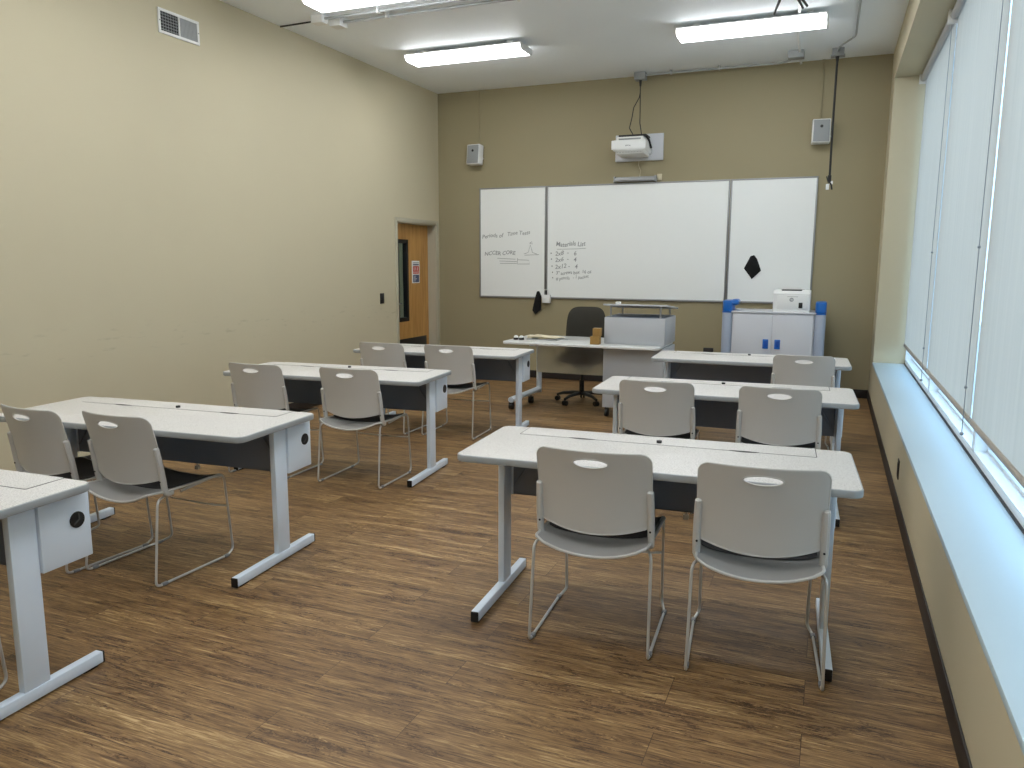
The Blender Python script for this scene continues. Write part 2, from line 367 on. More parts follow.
# ---- windows along the right wall
YG = [9.088, 6.905, 4.752, 2.60, .45, -1.75]
for i in range(5):
    y1, y0 = YG[i], YG[i+1]
    root = empty('window_%d' % (i+1), (XW, y0, ZS)); struct(root)
    W = y1-y0; H = ZBM-ZS; m_ = .05
    f = MB()
    for xa, xb, mm in ((.012, .075, .035), (.075, .15, .05)):       # stepped frame
        f.box(xa, xb, 0, W, 0, mm+.012); f.box(xa, xb, 0, W, H-mm, H); f.box(xa, xb, 0, mm, mm, H-mm); f.box(xa, xb, W-mm, W, mm, H-mm)
    f.box(.15, .25, 0, W, 0, .03); f.box(.15, .25, 0, .03, 0, H); f.box(.15, .25, W-.03, W, 0, H); f.box(.15, .25, 0, W, H-.03, H)
    struct(f.build('window_frame', K['frame_white'], root))
    g = MB(); g.box(.0, .012, 0, W, 0, .006); g.box(.118, .124, .045, W-.045, .058, .066)
    struct(g.build('gasket', K['gasket'], root))
    struct(MB().box(.112, .118, .05, W-.05, .06, H-.05).build('pane', K['glass'], root))
# ground seen through the gap under the shades
struct(MB().box(XO+.02, 16, -12, 30, -.6, -.5).build('ground_outside', K['ground']))

# ---- roller shades (each one hangs in its bay)
shade_labels = ['greige roller shade over the farthest window, beside the corner column',
    'greige roller shade over the second window from the far corner column',
    'greige roller shade over the third window, cut off by the right edge of the photo',
    'greige roller shade behind the camera over the fourth window',
    'greige roller shade behind the camera over the fifth window']
for i in range(5):
    y1, y0 = YG[i]-.022, YG[i+1]+.022
    if i == 0: y1 -= .03
    W = y1-y0
    root = empty('roller_shade', (XW, y0, 0)); tag(root, shade_labels[i], 'window shade', 'roller shades')
    zt, zb = ZBM-.045, .690
    s_ = MB(); nn = 24
    vs = []; fs = []
    for side in (0, 1):
        for j in range(nn+1):
            for z in (zb, zt): vs.append((-.012-.0012*side+.0012*math.sin(j*1.3+i)*(1 if z == zb else .3), W*j/nn, z))
    for side in (0, 1):
        o = side*(nn+1)*2
        for j in range(nn): fs.append((o+2*j, o+2*j+2, o+2*j+3, o+2*j+1))
    s_.add(vs, fs[:nn])       # one woven sheet, as thin as cloth
    s_.build('fabric', K['fabric'], root)
    MB().tube([(-.013, .0, zb-.004), (-.013, W, zb-.004)], .013, 10, sec=(1.5, .55)).build('hem_bar', K['hem'], root)
    r_ = MB(); r_.cyl((-.037, .01, ZBM-.045), (-.037, W-.01, ZBM-.045), .028, 20); r_.build('roller_tube', K['roller'], root)
    for ya in (-.012, W-.004):
        br_ = MB(); br_.rbox(-.075, -.004, ya, ya+.016, ZBM-.095, ZBM, .003); br_.build('bracket', K['white'], root)
    ch = MB(); ch.tube([(-.038, .05, ZBM-.05), (-.040, .05, 1.8), (-.038, .05, .60)], .0022, 6)
    ch.ball((-.04, .05, 1.62), .009, 8); ch.ball((-.04, .05, .86), .009, 8); ch.ball((-.038, .05, .60), .011, 8)
    ch.build('bead_chain', K['glide'], root)

# ---- door
root = empty('door_1', (XL, DY0, 0)); struct(root)
fr = MB()
for xa, xb in ((-.0, .014), ): 
    fr.rbox(xa, xb, -.05, .0, 0, DZ+.05, .003); fr.rbox(xa, xb, DY1-DY0, DY1-DY0+.05, 0, DZ+.05, .003); fr.rbox(xa, xb, -.0, DY1-DY0, DZ, DZ+.05, .003)
fr.box(-.2, 0, -.004, .012, 0, DZ); fr.box(-.2, 0, DY1-DY0-.012, DY1-DY0+.004, 0, DZ); fr.box(-.2, 0, .0, DY1-DY0, DZ-.012, DZ+.004)
fr.box(-.165, -.15, .012, .03, 0, DZ-.012); 
struct(fr.build('door_frame', K['door_frame'], root))
LY0, LY1, LZ0, LZ1 = .20, .45, .78, 1.80
d = MB(); xa, xb = -.165, -.12; Wd = DY1-DY0-.016
d.box(xa, xb, .016, LY0, .008, DZ-.014); d.box(xa, xb, LY1, Wd, .008, DZ-.014); d.box(xa, xb, LY0, LY1, .008, LZ0); d.box(xa, xb, LY0, LY1, LZ1, DZ-.014)
slab = d.build('door_slab', K['wood'], root); struct(slab)
lf = MB()
for a in ((LY0-.02, LY0+.03, LZ0-.02, LZ1+.02), (LY1-.03, LY1+.02, LZ0-.02, LZ1+.02), (LY0, LY1, LZ0-.02, LZ0+.03), (LY0, LY1, LZ1-.03, LZ1+.02)):
    lf.rbox(xa-.006, xb+.010, a[0], a[1], a[2], a[3], .002)
struct(lf.build('window_bezel', K['black'], root))
struct(MB().box(-.146, -.140, LY0, LY1, LZ0, LZ1).build('pane', K['glass'], root))
struct(MB().rbox(xb, xb+.003, .06, Wd-.07, .05, .53, .001).build('kick_plate', K['black'], root))
hd = MB(); hd.cyl((xb, .085, 1.0), (xb+.05, .085, 1.0), .011); hd.tube(fillet([(xb+.05, .085, 1.0), (xb+.055, .20, 1.0)], .01), .010, 8); hd.cyl((xb, .085, 1.0), (xb+.006, .085, 1.0), .026, 20)
struct(hd.build('door_handle', K['alu'], root))
# corridor beyond the door
b = MB(); b.box(XL-1.7, XL-1.6, 7.5, 10.5, 0, 2.8); b.box(XL-1.6, XL-.3, 7.5, 7.6, 0, 2.8); b.box(XL-1.6, XL-.3, 10.4, 10.5, 0, 2.8)
struct(b.build('wall_corridor', K['wall']))
struct(MB().box(XL-1.7, XL-.3, 7.5, 10.5, 2.8, 2.9).build('ceiling_corridor', K['ceiling']))
struct(MB().box(XL-1.7, XL-.3, 7.5, 10.5, -.1, 0).build('floor_corridor', K['floor']))
# room-rules notice on the door
sg = MB(); Y0 = 9.068; Z0 = 1.252; x0 = XL-.12
sg.rbox(x0, x0+.003, Y0, Y0+.205, Z0, Z0+.295, .001)
o = sg.build('door_notice', K['white']); tag(o, 'white notice with red and slate printed blocks taped to the wooden door', 'sign')
n_ = MB(); n_.box(x0+.003, x0+.0036, Y0+.03, Y0+.185, Z0+.262, Z0+.275); n_.build('header_line', K['grey'], o)
n_ = MB(); n_.box(x0+.003, x0+.0038, Y0+.03, Y0+.185, Z0+.235, Z0+.252); n_.build('slate_line', K['navy'], o)
n_ = MB(); n_.box(x0+.003, x0+.0038, Y0+.025, Y0+.185, Z0+.012, Z0+.11); n_.build('slate_block', K['navy'], o)
n_ = MB(); n_.box(x0+.003, x0+.0038, Y0+.025, Y0+.185, Z0+.125, Z0+.225); n_.build('red_block', K['red'], o)
n_ = MB()
for k in range(5):
    n_.box(x0+.0038, x0+.0044, Y0+.045, Y0+.09+.018*(k % 3), Z0+.026+.016*k, Z0+.031+.016*k)
for k in range(3): n_.box(x0+.0038, x0+.0044, Y0+.05+.045*k, Y0+.062+.045*k, Z0+.165, Z0+.212)
n_.box(x0+.0038, x0+.0044, Y0+.035, Y0+.175, Z0+.142, Z0+.150)
n_.build('printed_lines', K['white'], o)

# ---- things on the left wall
def wall_switch():
    o = MB().rbox(XL, XL+.008, 8.075, 8.160, 1.03, 1.155, .002).build('light_switch', K['black'])
    tag(o, 'black light switch plate on the tan wall just left of the door', 'light switch')
    MB().rbox(XL+.008, XL+.014, 8.10, 8.135, 1.06, 1.125, .002).build('rocker', K['black'], o)
wall_switch()
vt = empty('wall_vent', (XL, 4.905, 3.317)); tag(vt, 'white framed rectangular air vent high on the left wall', 'air vent')
W, H = .43, .19
f = MB()
for a in ((0, W, 0, .022), (0, W, H-.022, H), (0, .022, .022, H-.022), (W-.022, W, .022, H-.022), (W/2-.006, W/2+.006, .022, H-.022)): f.rbox(0, .012, *a, .002)
f.build('vent_frame', K['white'], vt)
MB().box(.0, .002, .02, W/2, .02, H-.02).build('opening_shade_plate', K['vent_shade'], vt)  # flat plate on the wall, coloured dark for the shade behind the louvers
f = MB()
for k in range(6): f.box(.003, .009, .022, W/2-.006, .034+.023*k, .038+.023*k)
for k in range(6): f.box(.0025, .006, .05+.027*k, .053+.027*k, .022, H-.022)
f.build('open_louver', K['grey'], vt)
f = MB()
for k in range(13):
    y = W/2+.012+.0145*k
    f.box(.003, .008, y, y+.0125, .022, H-.022)
f.build('closed_louver', K['grey'], vt)
for y in (.011, W-.011):
    f = MB(); f.cyl((.012, y, H*.5), (.015, y, H*.5), .005, 10); f.build('screw', K['grey'], vt)

# ---- outlets
o = MB().rbox(XC-.006, XC, 5.245, 5.325, .195, .315, .002).build('wall_outlet', K['base']); tag(o, 'small black outlet plate on the low wall below the window sill', 'outlet')
MB().rbox(XC-.009, XC-.006, 5.265, 5.305, .215, .295, .001).build('socket', K['black'], o)
o = MB().rbox(-1.41, -1.29, YB-.01, YB, .43, .505, .002).build('wall_outlet', K['black']); tag(o, 'black outlet box low on the front wall left of the blue-capped cart', 'outlet')
MB().rbox(-1.385, -1.315, YB-.014, YB-.01, .445, .49, .001).build('socket', K['base'], o)

# ================================================================ WHITEBOARDS
def text_mesh(s, size, mtx, name, m, parent, shear=.15, thick=.0012):
    cu = bpy.data.curves.new(name, 'FONT'); cu.body = s; cu.size = size; cu.shear = shear; cu.extrude = .0006; cu.offset = thick; cu.resolution_u = 2
    t = bpy.data.objects.new(name, cu); C.objects.link(t)
    dg = bpy.context.evaluated_depsgraph_get(); me = bpy.data.meshes.new_from_object(t.evaluated_get(dg))
    bpy.data.objects.remove(t)
    for i, v in enumerate(me.vertices):
        v.co.y += .10*size*math.sin(v.co.x/size*2.1+len(s)); v.co = mtx @ v.co
    me.materials.clear(); me.materials.append(m)
    o = bpy.data.objects.new(name, me); C.objects.link(o); o.parent = parent; return o
ZW0, ZW1 = 1.062, 2.505
def board(x0, x1, label):
    r = empty('whiteboard', ((x0+x1)/2, YB, ZW0)); tag(r, label, 'whiteboard', 'whiteboards'); w = (x1-x0)/2; h = ZW1-ZW0
    MB().box(-w+.012, w-.012, -.018, -.004, .012, h-.012).build('writing_surface', K['board'], r)
    f = MB()
    for a in ((-w, w, 0, .022), (-w, w, h-.018, h), (-w, -w+.018, .02, h-.018), (w-.018, w, .02, h-.018)): f.rbox(a[0], a[1], -.024, 0, a[2], a[3], .003)
    f.build('board_frame', K['alu'], r); return r
bl = board(-4.423, -3.474, 'left narrow whiteboard with faint handwriting and a small sketch')
bm_ = board(-3.466, -1.176, 'wide middle whiteboard with a handwritten materials list at its left')
br = board(-1.168, -.212, 'right narrow whiteboard, blank apart from a black cloth')
def wr(b, s, x, z, size, rot=0, m='ink', th=.0012, sx=1.0):
    bx = b.location.x
    M = Matrix.Translation((x-bx, -.0186, z-ZW0)) @ Matrix.Rotation(rot, 4, 'Y') @ Matrix.Rotation(PI/2, 4, 'X') @ Matrix.Diagonal((sx, 1, 1, 1))
    text_mesh(s, size, M, 'lettering', K[m], b, thick=th)
def stroke(b, name, pts, m='ink', r=.003):
    bx = b.location.x; t = MB(); t.tube([(x-bx, -.0192, z-ZW0) for x, z in pts], r, 5); t.build(name, K[m], b)
wr(bl, 'Periods of', -4.385, 1.850, .074, -.05, th=.0004)
wr(bl, 'Time Tests', -4.02, 1.882, .072, -.05, th=.0004)
wr(bl, 'NCCER CORE', -4.35, 1.625, .072, -.02, th=.0008)
stroke(bl, 'sketched_line', [(-4.16, 1.585), (-3.90, 1.572)]); stroke(bl, 'sketched_line', [(-4.13, 1.548), (-3.88, 1.542)]); stroke(bl, 'sketched_line', [(-4.12, 1.518), (-3.88, 1.518)])
stroke(bl, 'sketched_box', [(-3.87, 1.585), (-3.87, 1.51), (-3.70, 1.51), (-3.71, 1.56), (-3.87, 1.565)])
stroke(bl, 'sketched_figure', [(-3.78, 1.64), (-3.72, 1.66), (-3.69, 1.76), (-3.66, 1.66), (-3.60, 1.64)]); stroke(bl, 'sketched_figure', [(-3.77, 1.625), (-3.57, 1.632)])
stroke(bl, 'sketched_figure', [(-3.70, 1.78), (-3.67, 1.80), (-3.66, 1.77), (-3.70, 1.78)])
wr(bm_, 'Materials List', -3.335, 1.735, .080, -.03, 'ink', .0012, .92)
stroke(bm_, 'underline', [(-3.32, 1.700), (-3.05, 1.705), (-2.93, 1.712)])
for z, s in ((1.625, '2x8  -   6'), (1.545, '2x6  -   4'), (1.455, '2x12 -   4')):
    wr(bm_, s, -3.345, z, .078, -.02, 'ink', .0006, 1.0)
wr(bm_, '3" screws box  16 oz', -3.33, 1.372, .062, -.06, 'ink', .0008, .9)
wr(bm_, '# pencils   - 1 packet', -3.33, 1.305, .058, -.07, 'ink', .0004, .9)
dots = MB()
for x, z in ((-3.40, 1.65), (-3.395, 1.575), (-3.385, 1.485), (-3.378, 1.405), (-3.375, 1.335)): dots.ball((x-bm_.location.x, -.0186, z-ZW0), .008, 8, sc=(1, .15, 1))
dots.build('bullet_point', K['ink_dark'], bm_)

# black cloth on the right board: a folded felt square pinned by its magnet
def cloth(name, pts, loc, label, th=.02, seed=1, cat='cleaning cloth'):
    n = len(pts); cx = sum(p[0] for p in pts)/n; cz = sum(p[1] for p in pts)/n; b = MB()
    rings = 7; per = []
    for i in range(n):
        a = pts[i]; c = pts[(i+1) % n]
        for j in range(6): t = j/6; per.append((a[0]*(1-t)+c[0]*t, a[1]*(1-t)+c[1]*t))
    m = len(per); vs = []; fs = []
    for s in (0, 1):
        for r in range(1, rings+1):
            t = r/rings
            for q in per:
                x = cx+(q[0]-cx)*t; z = cz+(q[1]-cz)*t
                y = -th*(1-t**3)*(.65+.5*noise.noise(Vector((x*22+seed, z*14, seed))))-.004 if s else -.001
                vs.append((x, y, z))
        vs.append((cx, (-th*.7 if s else -.001), cz))
    for s in (0, 1):
        o = s*(rings*m+1)
        for r in range(rings-1):
            for k in range(m): k2 = (k+1) % m; fs.append((o+r*m+k, o+r*m+k2, o+(r+1)*m+k2, o+(r+1)*m+k))
        for k in range(m): fs.append((o+rings*m, o+(k+1) % m, o+k))
    o2 = rings*m+1
    for k in range(m): k2 = (k+1) % m; fs.append(((rings-1)*m+k, (rings-1)*m+k2, o2+(rings-1)*m+k2, o2+(rings-1)*m+k))
    b.add(vs, fs); o = b.build(name, K['felt'], loc=loc, ang=60); tag(o, label, cat); return o
cloth('eraser_cloth', [(-.10, -.02), (-.005, -.145), (.095, -.045), (.045, .09), (.01, .135), (-.03, .125)], (-.875, YB-.024, 1.49), 'black felt cloth held on the blank right whiteboard', .035, 3)
cloth('hanging_cloth', [(-.075, -.10), (-.035, -.155), (.045, -.09), (.052, .09), (.02, .155), (-.012, .15), (-.045, .04)], (-3.575, YB-.030, 1.005), 'black cloth hanging at the gap between left and middle whiteboards', .035, 9)
o = empty('marker_holder', (-3.44, YB-.0265, 1.008)); tag(o, 'small white box clipped at the bottom gap between two whiteboards', 'marker holder')
f = MB(); f.rbox(-.062, .050, -.05, 0, 0, .105, .005); f.build('box', K['white'], o)
f = MB(); f.tube(fillet([(-.045, -.012, .105), (-.045, -.012, .17), (-.01, -.012, .17), (-.01, -.012, .105)], .01), .006, 6); f.box(.005, .018, -.02, -.008, .105, .18); f.build('clip', K['white'], o)
f = MB(); f.cyl((-.004, -.025, .10), (-.006, -.022, .165), .008, 8); f.build('marker', K['black'], o)

# ================================================================ PROJECTOR WALL
o = empty('wall_projector', (-2.30, YB, 2.76)); tag(o, 'white short-throw projector on a wide white wall plate above the whiteboards', 'projector')
MB().rbox(-.27, .32, -.035, 0, .0, .315, .006).build('wall_plate', K['cart'], o)
f = MB(); f.rbox(-.20, .185, -.42, -.03, .075, .20, .012); f.rbox(-.175, .15, -.36, -.06, .17, .245, .012)
f.prism([(-.42, .10), (-.38, .045), (-.10, .03), (-.06, .10)], -.165, .165, axis='x')
f.build('projector_body', K['white'], o)
f = MB(); f.rbox(-.215, .195, -.432, -.405, .090, .195, .006); f.build('front_fascia', K['white'], o)
f = MB(); f.rbox(-.145, .12, -.37, -.34, .205, .225, .004); f.build('lens_slot', K['grey'], o)
f = MB(); f.rbox(-.155, .175, -.34, -.10, .247, .268, .006); f.tube([(.16, -.30, .258), (.19, -.24, .21), (.2, -.15, .13)], .013, 6); f.build('cable_tray', K['black'], o)
f = MB(); f.rbox(-.06, .06, -.31, -.02, .06, .10, .005); f.build('mount_arm', K['white'], o)
text_mesh('EPSON', .02, Matrix.Translation((-.045, -.4325, .125)) @ Matrix.Rotation(PI/2, 4, 'X'), 'maker_lettering', K['ink_dark'], o, 0, .0003)
f = MB()
for k in range(9): f.box(-.16+.035*k, -.14+.035*k, -.405, -.385, .0765-.016, .0765-.0145)
f.build('air_grille', K['grey'], o)
o = empty('sensor_bar', (-2.31, YB, 2.542)); tag(o, 'silver interactive touch bar mounted between projector plate and whiteboard top', 'sensor bar')
MB().rbox(-.25, .25, -.085, -.03, -.025, .02, .008).build('bar_body', K['alu'], o)
f = MB(); f.rbox(-.262, -.245, -.09, -.0, -.032, .038, .004); f.rbox(.245, .262, -.09, 0, -.032, .038, .004); f.rbox(-.26, .26, -.03, -.0, .012, .034, .003); f.build('end_bracket', K['grey'], o)
f = MB(); f.tube([(.05, -.02, .034), (.06, -.015, .10), (.03, -.012, .17), (.035, -.01, .24)], .004, 6); f.build('cable', K['paper'], o)
o = MB().rbox(-2.045, -1.99, YB-.018, YB, 2.525, 2.60, .003).build('wall_plate', K['paper']); tag(o, 'tiny beige cable plate at the right end of the silver bar', 'cable plate')

# speakers
def speaker(x, z, yaw, tilt, label, name='wall_speaker'):
    r = empty(name, (x, YB, z)); tag(r, label, 'speaker', 'wall speakers')
    M = Matrix.Translation((0, -.095, 0)) @ Matrix.Rotation(yaw, 4, 'Z') @ Matrix.Rotation(tilt, 4, 'X')
    b = MB(); b.rbox(-.095, .095, -.055, .055, -.128, .128, .008, M=M); b.build('cabinet', K['white'], r)
    b = MB(); b.rbox(-.084, .084, -.0625, -.052, -.117, .117, .004, M=M); b.build('grille', K['grille'], r)
    b = MB(); b.tube([M @ Vector((0, -.060, .045)), M @ Vector((0, -.066, .045))], .016, 14); b.build('badge', K['black'], r)
    b = MB(); b.rbox(-.03, .03, -.05, 0, -.03, .03, .004); b.cyl((0.10, -.09, -.05), (.115, -.09, -.05), .012, 10); b.build('bracket', K['white'], r)
speaker(-4.45, 2.925, -.12, -.10, 'white wall speaker at the left, above the narrow left whiteboard')
speaker(-.215, 2.975, .10, -.10, 'white wall speaker at the right, beside the hanging black cord')
for x, z0, lb in ((-4.43, 3.05, 'tan raceway running from the ceiling to the left wall speaker'), (-.232, 3.10, 'tan raceway running from the ceiling to the right wall speaker')):
    b = MB(); b.rbox(x-.011, x+.011, YB-.014, YB, z0, ZC, .003); b.rbox(x-.016, x+.016, YB-.018, YB, ZC-.02, ZC, .003)
    tag(b.build('cable_raceway', K['wall_front']), lb, 'raceway', 'speaker raceways')

# ================================================================ CEILING
def lamp(x, y, label, group='ceiling strip lights'):
    r = empty('ceiling_light', (x, y, ZC)); tag(r, label, 'ceiling light', group); w, d = .665, .165
    b = MB(); b.rbox(-w, w, -.163, .163, -.060, -.036, .003); b.build('housing', K['white'], r)
    for q in (-.48, .52):
        b = MB(); b.rbox(q-.03, q+.03, -.10, .10, -.037, 0, .003); b.build('mount', K['white'], r)
    b = MB(); b.prism([(-d, -.052), (-d+.012, -.086), (-d+.04, -.104), (d-.04, -.104), (d-.012, -.086), (d, -.052)][::-1], -w+.012, w-.012, axis='x'); b.build('diffuser', K['light'], r)
    for s in (-1, 1):
        b = MB(); b.prism([(-d-.003, -.045), (-d+.009, -.088), (-d+.038, -.107), (d-.038, -.107), (d-.009, -.088), (d+.003, -.045)][::-1], s*w-.006, s*w+.006, axis='x'); b.build('end_cap', K['white'], r)
    return r
lamp(-3.70, 7.75, 'lit fluorescent strip fixture at the left, nearest the wall speaker')
lamp(-.845, 7.87, 'lit fluorescent strip fixture at the right, crossed by the grey conduit')
lamp(-3.55, 5.80, 'lit fluorescent strip fixture at the top edge, beside two junction boxes')
for x, y in ((-.85, 5.8), (-3.6, 3.8), (-.85, 3.8), (-3.6, 1.8), (-.85, 1.8), (-3.6, -.3), (-.85, -.3)):
    lamp(x, y, 'lit fluorescent strip fixture outside the photo, over the nearer rows')
# conduit beside the top-edge fixture
o = empty('ceiling_conduit', (-4.5, 6.35, ZC)); tag(o, 'two grey conduits and junction boxes beside the top-edge strip light', 'conduit')
f = MB(); f.rbox(-.06, .06, -.12, -.02, -.07, 0, .004); f.build('junction_box', K['white'], o)
f = MB(); f.rbox(.04, .16, .02, .14, -.07, 0, .004); f.build('junction_box', K['white'], o)
for dy in (-.07, .08):
    f = MB(); f.tube([(.06 if dy < 0 else .16, dy, -.03), (3.2, dy-.02, -.03)], .013, 8); f.build('pipe', K['conduit'], o)
    for x in (.62, 1.9):
        f = MB(); f.rbox(x, x+.02, dy-.03, dy+.02, -.05, 0, .003); f.build('strap', K['white'], o)
f = MB(); f.tube([(-.52, 0.03, -.012), (-.06, -.04, -.03)], .008, 6); f.build('wire', K['black'], o)
# long conduit along the board wall to the projector
o = empty('ceiling_conduit', (-2.2, 9.47, ZC)); tag(o, 'grey conduit along the front wall between projector box and ceiling box', 'conduit')
f = MB(); f.rbox(-.115, .015, -.06, .06, -.085, 0, .004); f.build('junction_box', K['grey'], o)
f = MB(); f.tube(fillet([(.015, 0, -.03), (1.52, 0, -.03), (1.62, -.06, -.03), (1.66, -.24, -.03)], .09), .012, 8); f.build('pipe', K['conduit'], o)
for x in (.30, .85):
    f = MB(); f.rbox(x, x+.02, -.025, .025, -.046, 0, .003); f.build('strap', K['conduit'], o)
o = empty('ceiling_conduit', (-.47, 9.15, ZC)); tag(o, 'white conduit crossing the ceiling above the right strip light', 'conduit')
f = MB(); f.tube([(0, .46, -.02), (.02, -.8, -.02), (.12, -2.6, -.02)], .013, 8); f.build('pipe', K['white'], o)
f = MB(); f.rbox(-.11, .05, -.07, .06, -.075, 0, .004); f.build('junction_box', K['grey'], o)
o = empty('power_drop', (-.093, 9.2, ZC)); tag(o, 'black power cord hanging from a ceiling box near the right speaker', 'power cord')
f = MB(); f.rbox(-.055, .065, -.05, .06, -.07, 0, .004); f.rbox(-.065, .075, -.06, .07, -.078, -.068, .003); f.build('junction_box', K['grey'], o)
f = MB(); f.tube(fillet([(.005, .0, -.03), (.01, -.18, -.03), (.16, -.55, -.03), (.17, -1.7, -.03)], .08), .010, 8); f.build('pipe', K['conduit'], o)
f = MB(); f.cyl((0, .0, -.075), (0, 0, -.14), .02, 10, r1=.011); f.tube([(0, 0, -.10), (-.003, 0, -.8), (.0, 0, -1.30)], .0115, 8); f.build('cord', K['black'], o)
f = MB(); f.rbox(-.018, .018, -.018, .018, -1.36, -1.29, .005); f.tube([(-.01, 0, -1.33), (.02, -.01, -1.39), (.03, 0, -1.44)], .009, 6); f.tube([(-.03, 0, -1.30), (-.01, 0, -1.37), (.035, 0, -1.36)], .006, 6); f.build('plug', K['black'], o)
f = MB(); f.rbox(-.032, .0, -.015, .015, -1.44, -1.38, .005); f.rbox(.005, .035, -.012, .012, -1.385, -1.35, .004); f.build('connector', K['white'], o)
# black bracket whose leg tips dip into the picture
o = empty('antenna_bracket', (-.46, 6.75, ZC)); tag(o, 'black splayed rods hanging from the ceiling at the top edge', 'bracket')
f = MB(); f.cyl((0, 0, 0), (0, 0, -.06), .03, 12); f.build('hub', K['black'], o)
for a in ((-.13, .458, -.157), (.101, .384, -.157), (.135, .345, -.157), (.0, -.3, -.16)):
    f = MB(); f.tube([(0, 0, -.05), a], [.017, .009], 8); f.build('rod', K['black'], o)
# projector cords
o = empty('projector_cord', (-2.25, 9.47, ZC-.085)); tag(o, 'pair of black cords looping from the ceiling box down to the projector', 'power cord')
f = MB(); f.cyl((0, 0, 0), (0, 0, -.07), .018, 10, r1=.01); f.tube([(0, 0, -.05), (0, 0, -.14), (-.005, -.02, -.20), (-.06, -.06, -.32), (-.07, -.09, -.44), (-.09, -.12, -.56), (-.04, -.14, -.64)], .0055, 6); f.build('cord', K['black'], o)
f = MB(); f.tube([(0, 0, -.14), (.005, -.01, -.22), (.012, -.03, -.36), (.018, -.05, -.5), (.05, -.08, -.64)], .0055, 6); f.build('cord', K['black'], o)

# ================================================================ TRAINING TABLES
TL, TD, TH = 1.557, .655, .737
def make_table():
    r = empty('training_table')
    b = MB(); b.prism(rrect(-.010, TL+.004, .028, TD, .045), TH-.030, TH, 0, side=1, r=.006); b.build('tabletop', [K['top'], K['edge']], r)
    fl = MB(); fl.prism(rrect(.125, 1.416, .497, TD-.004, .006, 2), TH, TH+.0016, r=.0004); f = fl.build('cable_flap', K['top'], r)
    s = MB(); s.prism(rrect(.1215, 1.4195, .4935, TD-.002, .006, 2), TH-.0005, TH+.0006); s.build('seam', K['seam'], r)
    for x in (.42, 1.13):
        n = MB(); pts = [(x-.06+.12*j/12, .4945-.011*math.sin(PI*j/12)) for j in range(13)]+[(x+.06-.12*j/12, .4955+.007*math.sin(PI*j/12)) for j in range(1, 12)]
        n.prism(pts, TH+.0002, TH+.0022); n.build('finger_notch', K['seam'], r)
    n = MB(); n.cyl((.765, .53, TH+.0016), (.765, .53, TH+.012), .012, 14); n.build('lock_knob', K['black'], f)
    for x in (.062, TL-.062-.030):
        p = MB(); p.rbox(x, x+.030, .365, .465, .04, TH-.03, .004); p.build('post', K['steel'], r)
        q = MB(); q.rbox(x-.002, x+.034, .035, .683, .008, .052, .004); ft = q.build('foot', K['steel'], r)
        for ya, yb in ((.028, .036), (.682, .690)):
            c_ = MB(); c_.rbox(x-.001, x+.033, ya, yb, .006, .051, .002); c_.build('end_plug', K['black'], ft)
        g = MB(); g.box(x+.004, x+.028, .06, .12, 0, .009); g.box(x+.004, x+.028, .60, .66, 0, .009); g.build('glide', K['black'], ft)
        a = MB(); s_ = 1 if x < .5 else -1; xx = x+(.03 if s_ > 0 else 0)
        a.tube([(xx, .43, .69), (xx+s_*.14, .43, .705)], .012, 6); a.build('top_arm', K['steel'], r)
        a = MB(); a.tube([(xx+s_*.02, .463, .50), (xx+s_*.15, .463, .70)], .006, 5); a.build('brace', K['panel'], r)
    m = MB(); m.box(.10, TL-.10, .470, .476, .452, TH-.03); m.box(.10, TL-.10, .470, .665, .452, .458); m.build('modesty_panel', K['panel'], r)
    for x0, x1, xo, s_ in ((.052, .100, .052, -1), (TL-.100, TL-.052, TL-.052, 1)):
        e = MB(); e.rbox(x0, x1, .468, .672, .448, TH-.031, .004); ep = e.build('trough_end', K['steel'], r)
        c_ = MB(); c_.cyl((xo, .615, .60), (xo+s_*.004, .615, .60), .030, 24); c_.build('cable_port', K['black'], ep)
        c_ = MB(); c_.tube([(xo+s_*.005, .598, .585), (xo+s_*.005, .622, .60), (xo+s_*.005, .620, .622)], .003, 6); c_.build('port_lip', K['seam'], ep)
    h = MB(); h.cyl((.90, .50, .452), (.90, .50, .43), .006, 8); h.rbox(.885, .91, .49, .51, .41, .432, .003); h.build('latch', K['chrome'], r)
    return r
tables = [
 (-1.403, 2.784, .0525, 'speckled grey training table nearest the window, two chairs in front of it'),
 (-1.366, 4.650, .040, 'middle training table of the window-side column, two chairs at its front'),
 (-1.369, 6.398, .035, 'farthest training table of the window-side column, before the blue-capped cart, with one chair'),
 (-3.968, 2.553, .066, 'training table along the left wall with its chairs cut off by the left edge'),
 (-4.045, 4.293, .085, 'training table in the middle of the left column, two chairs in front'),
 (-4.000, 5.889, .067, 'farthest training table of the left column, nearest the door'),
 (-3.970, 1.227, .036, 'nearest training table, cut off at the lower left corner')]
T0 = make_table(); kt = [T0]
for k in range(1, len(tables)): kt.append(copy_tree(T0))
tshift = (.0, .0, .01, .02, .02, .03, .0)
for o, (x, y, a, lb), d in zip(kt, tables, tshift):
    x *= 1+d/y; y += d
    o.location = (x, y, 0); o.rotation_euler = (0, 0, a); tag(o, lb, 'table', 'training tables')

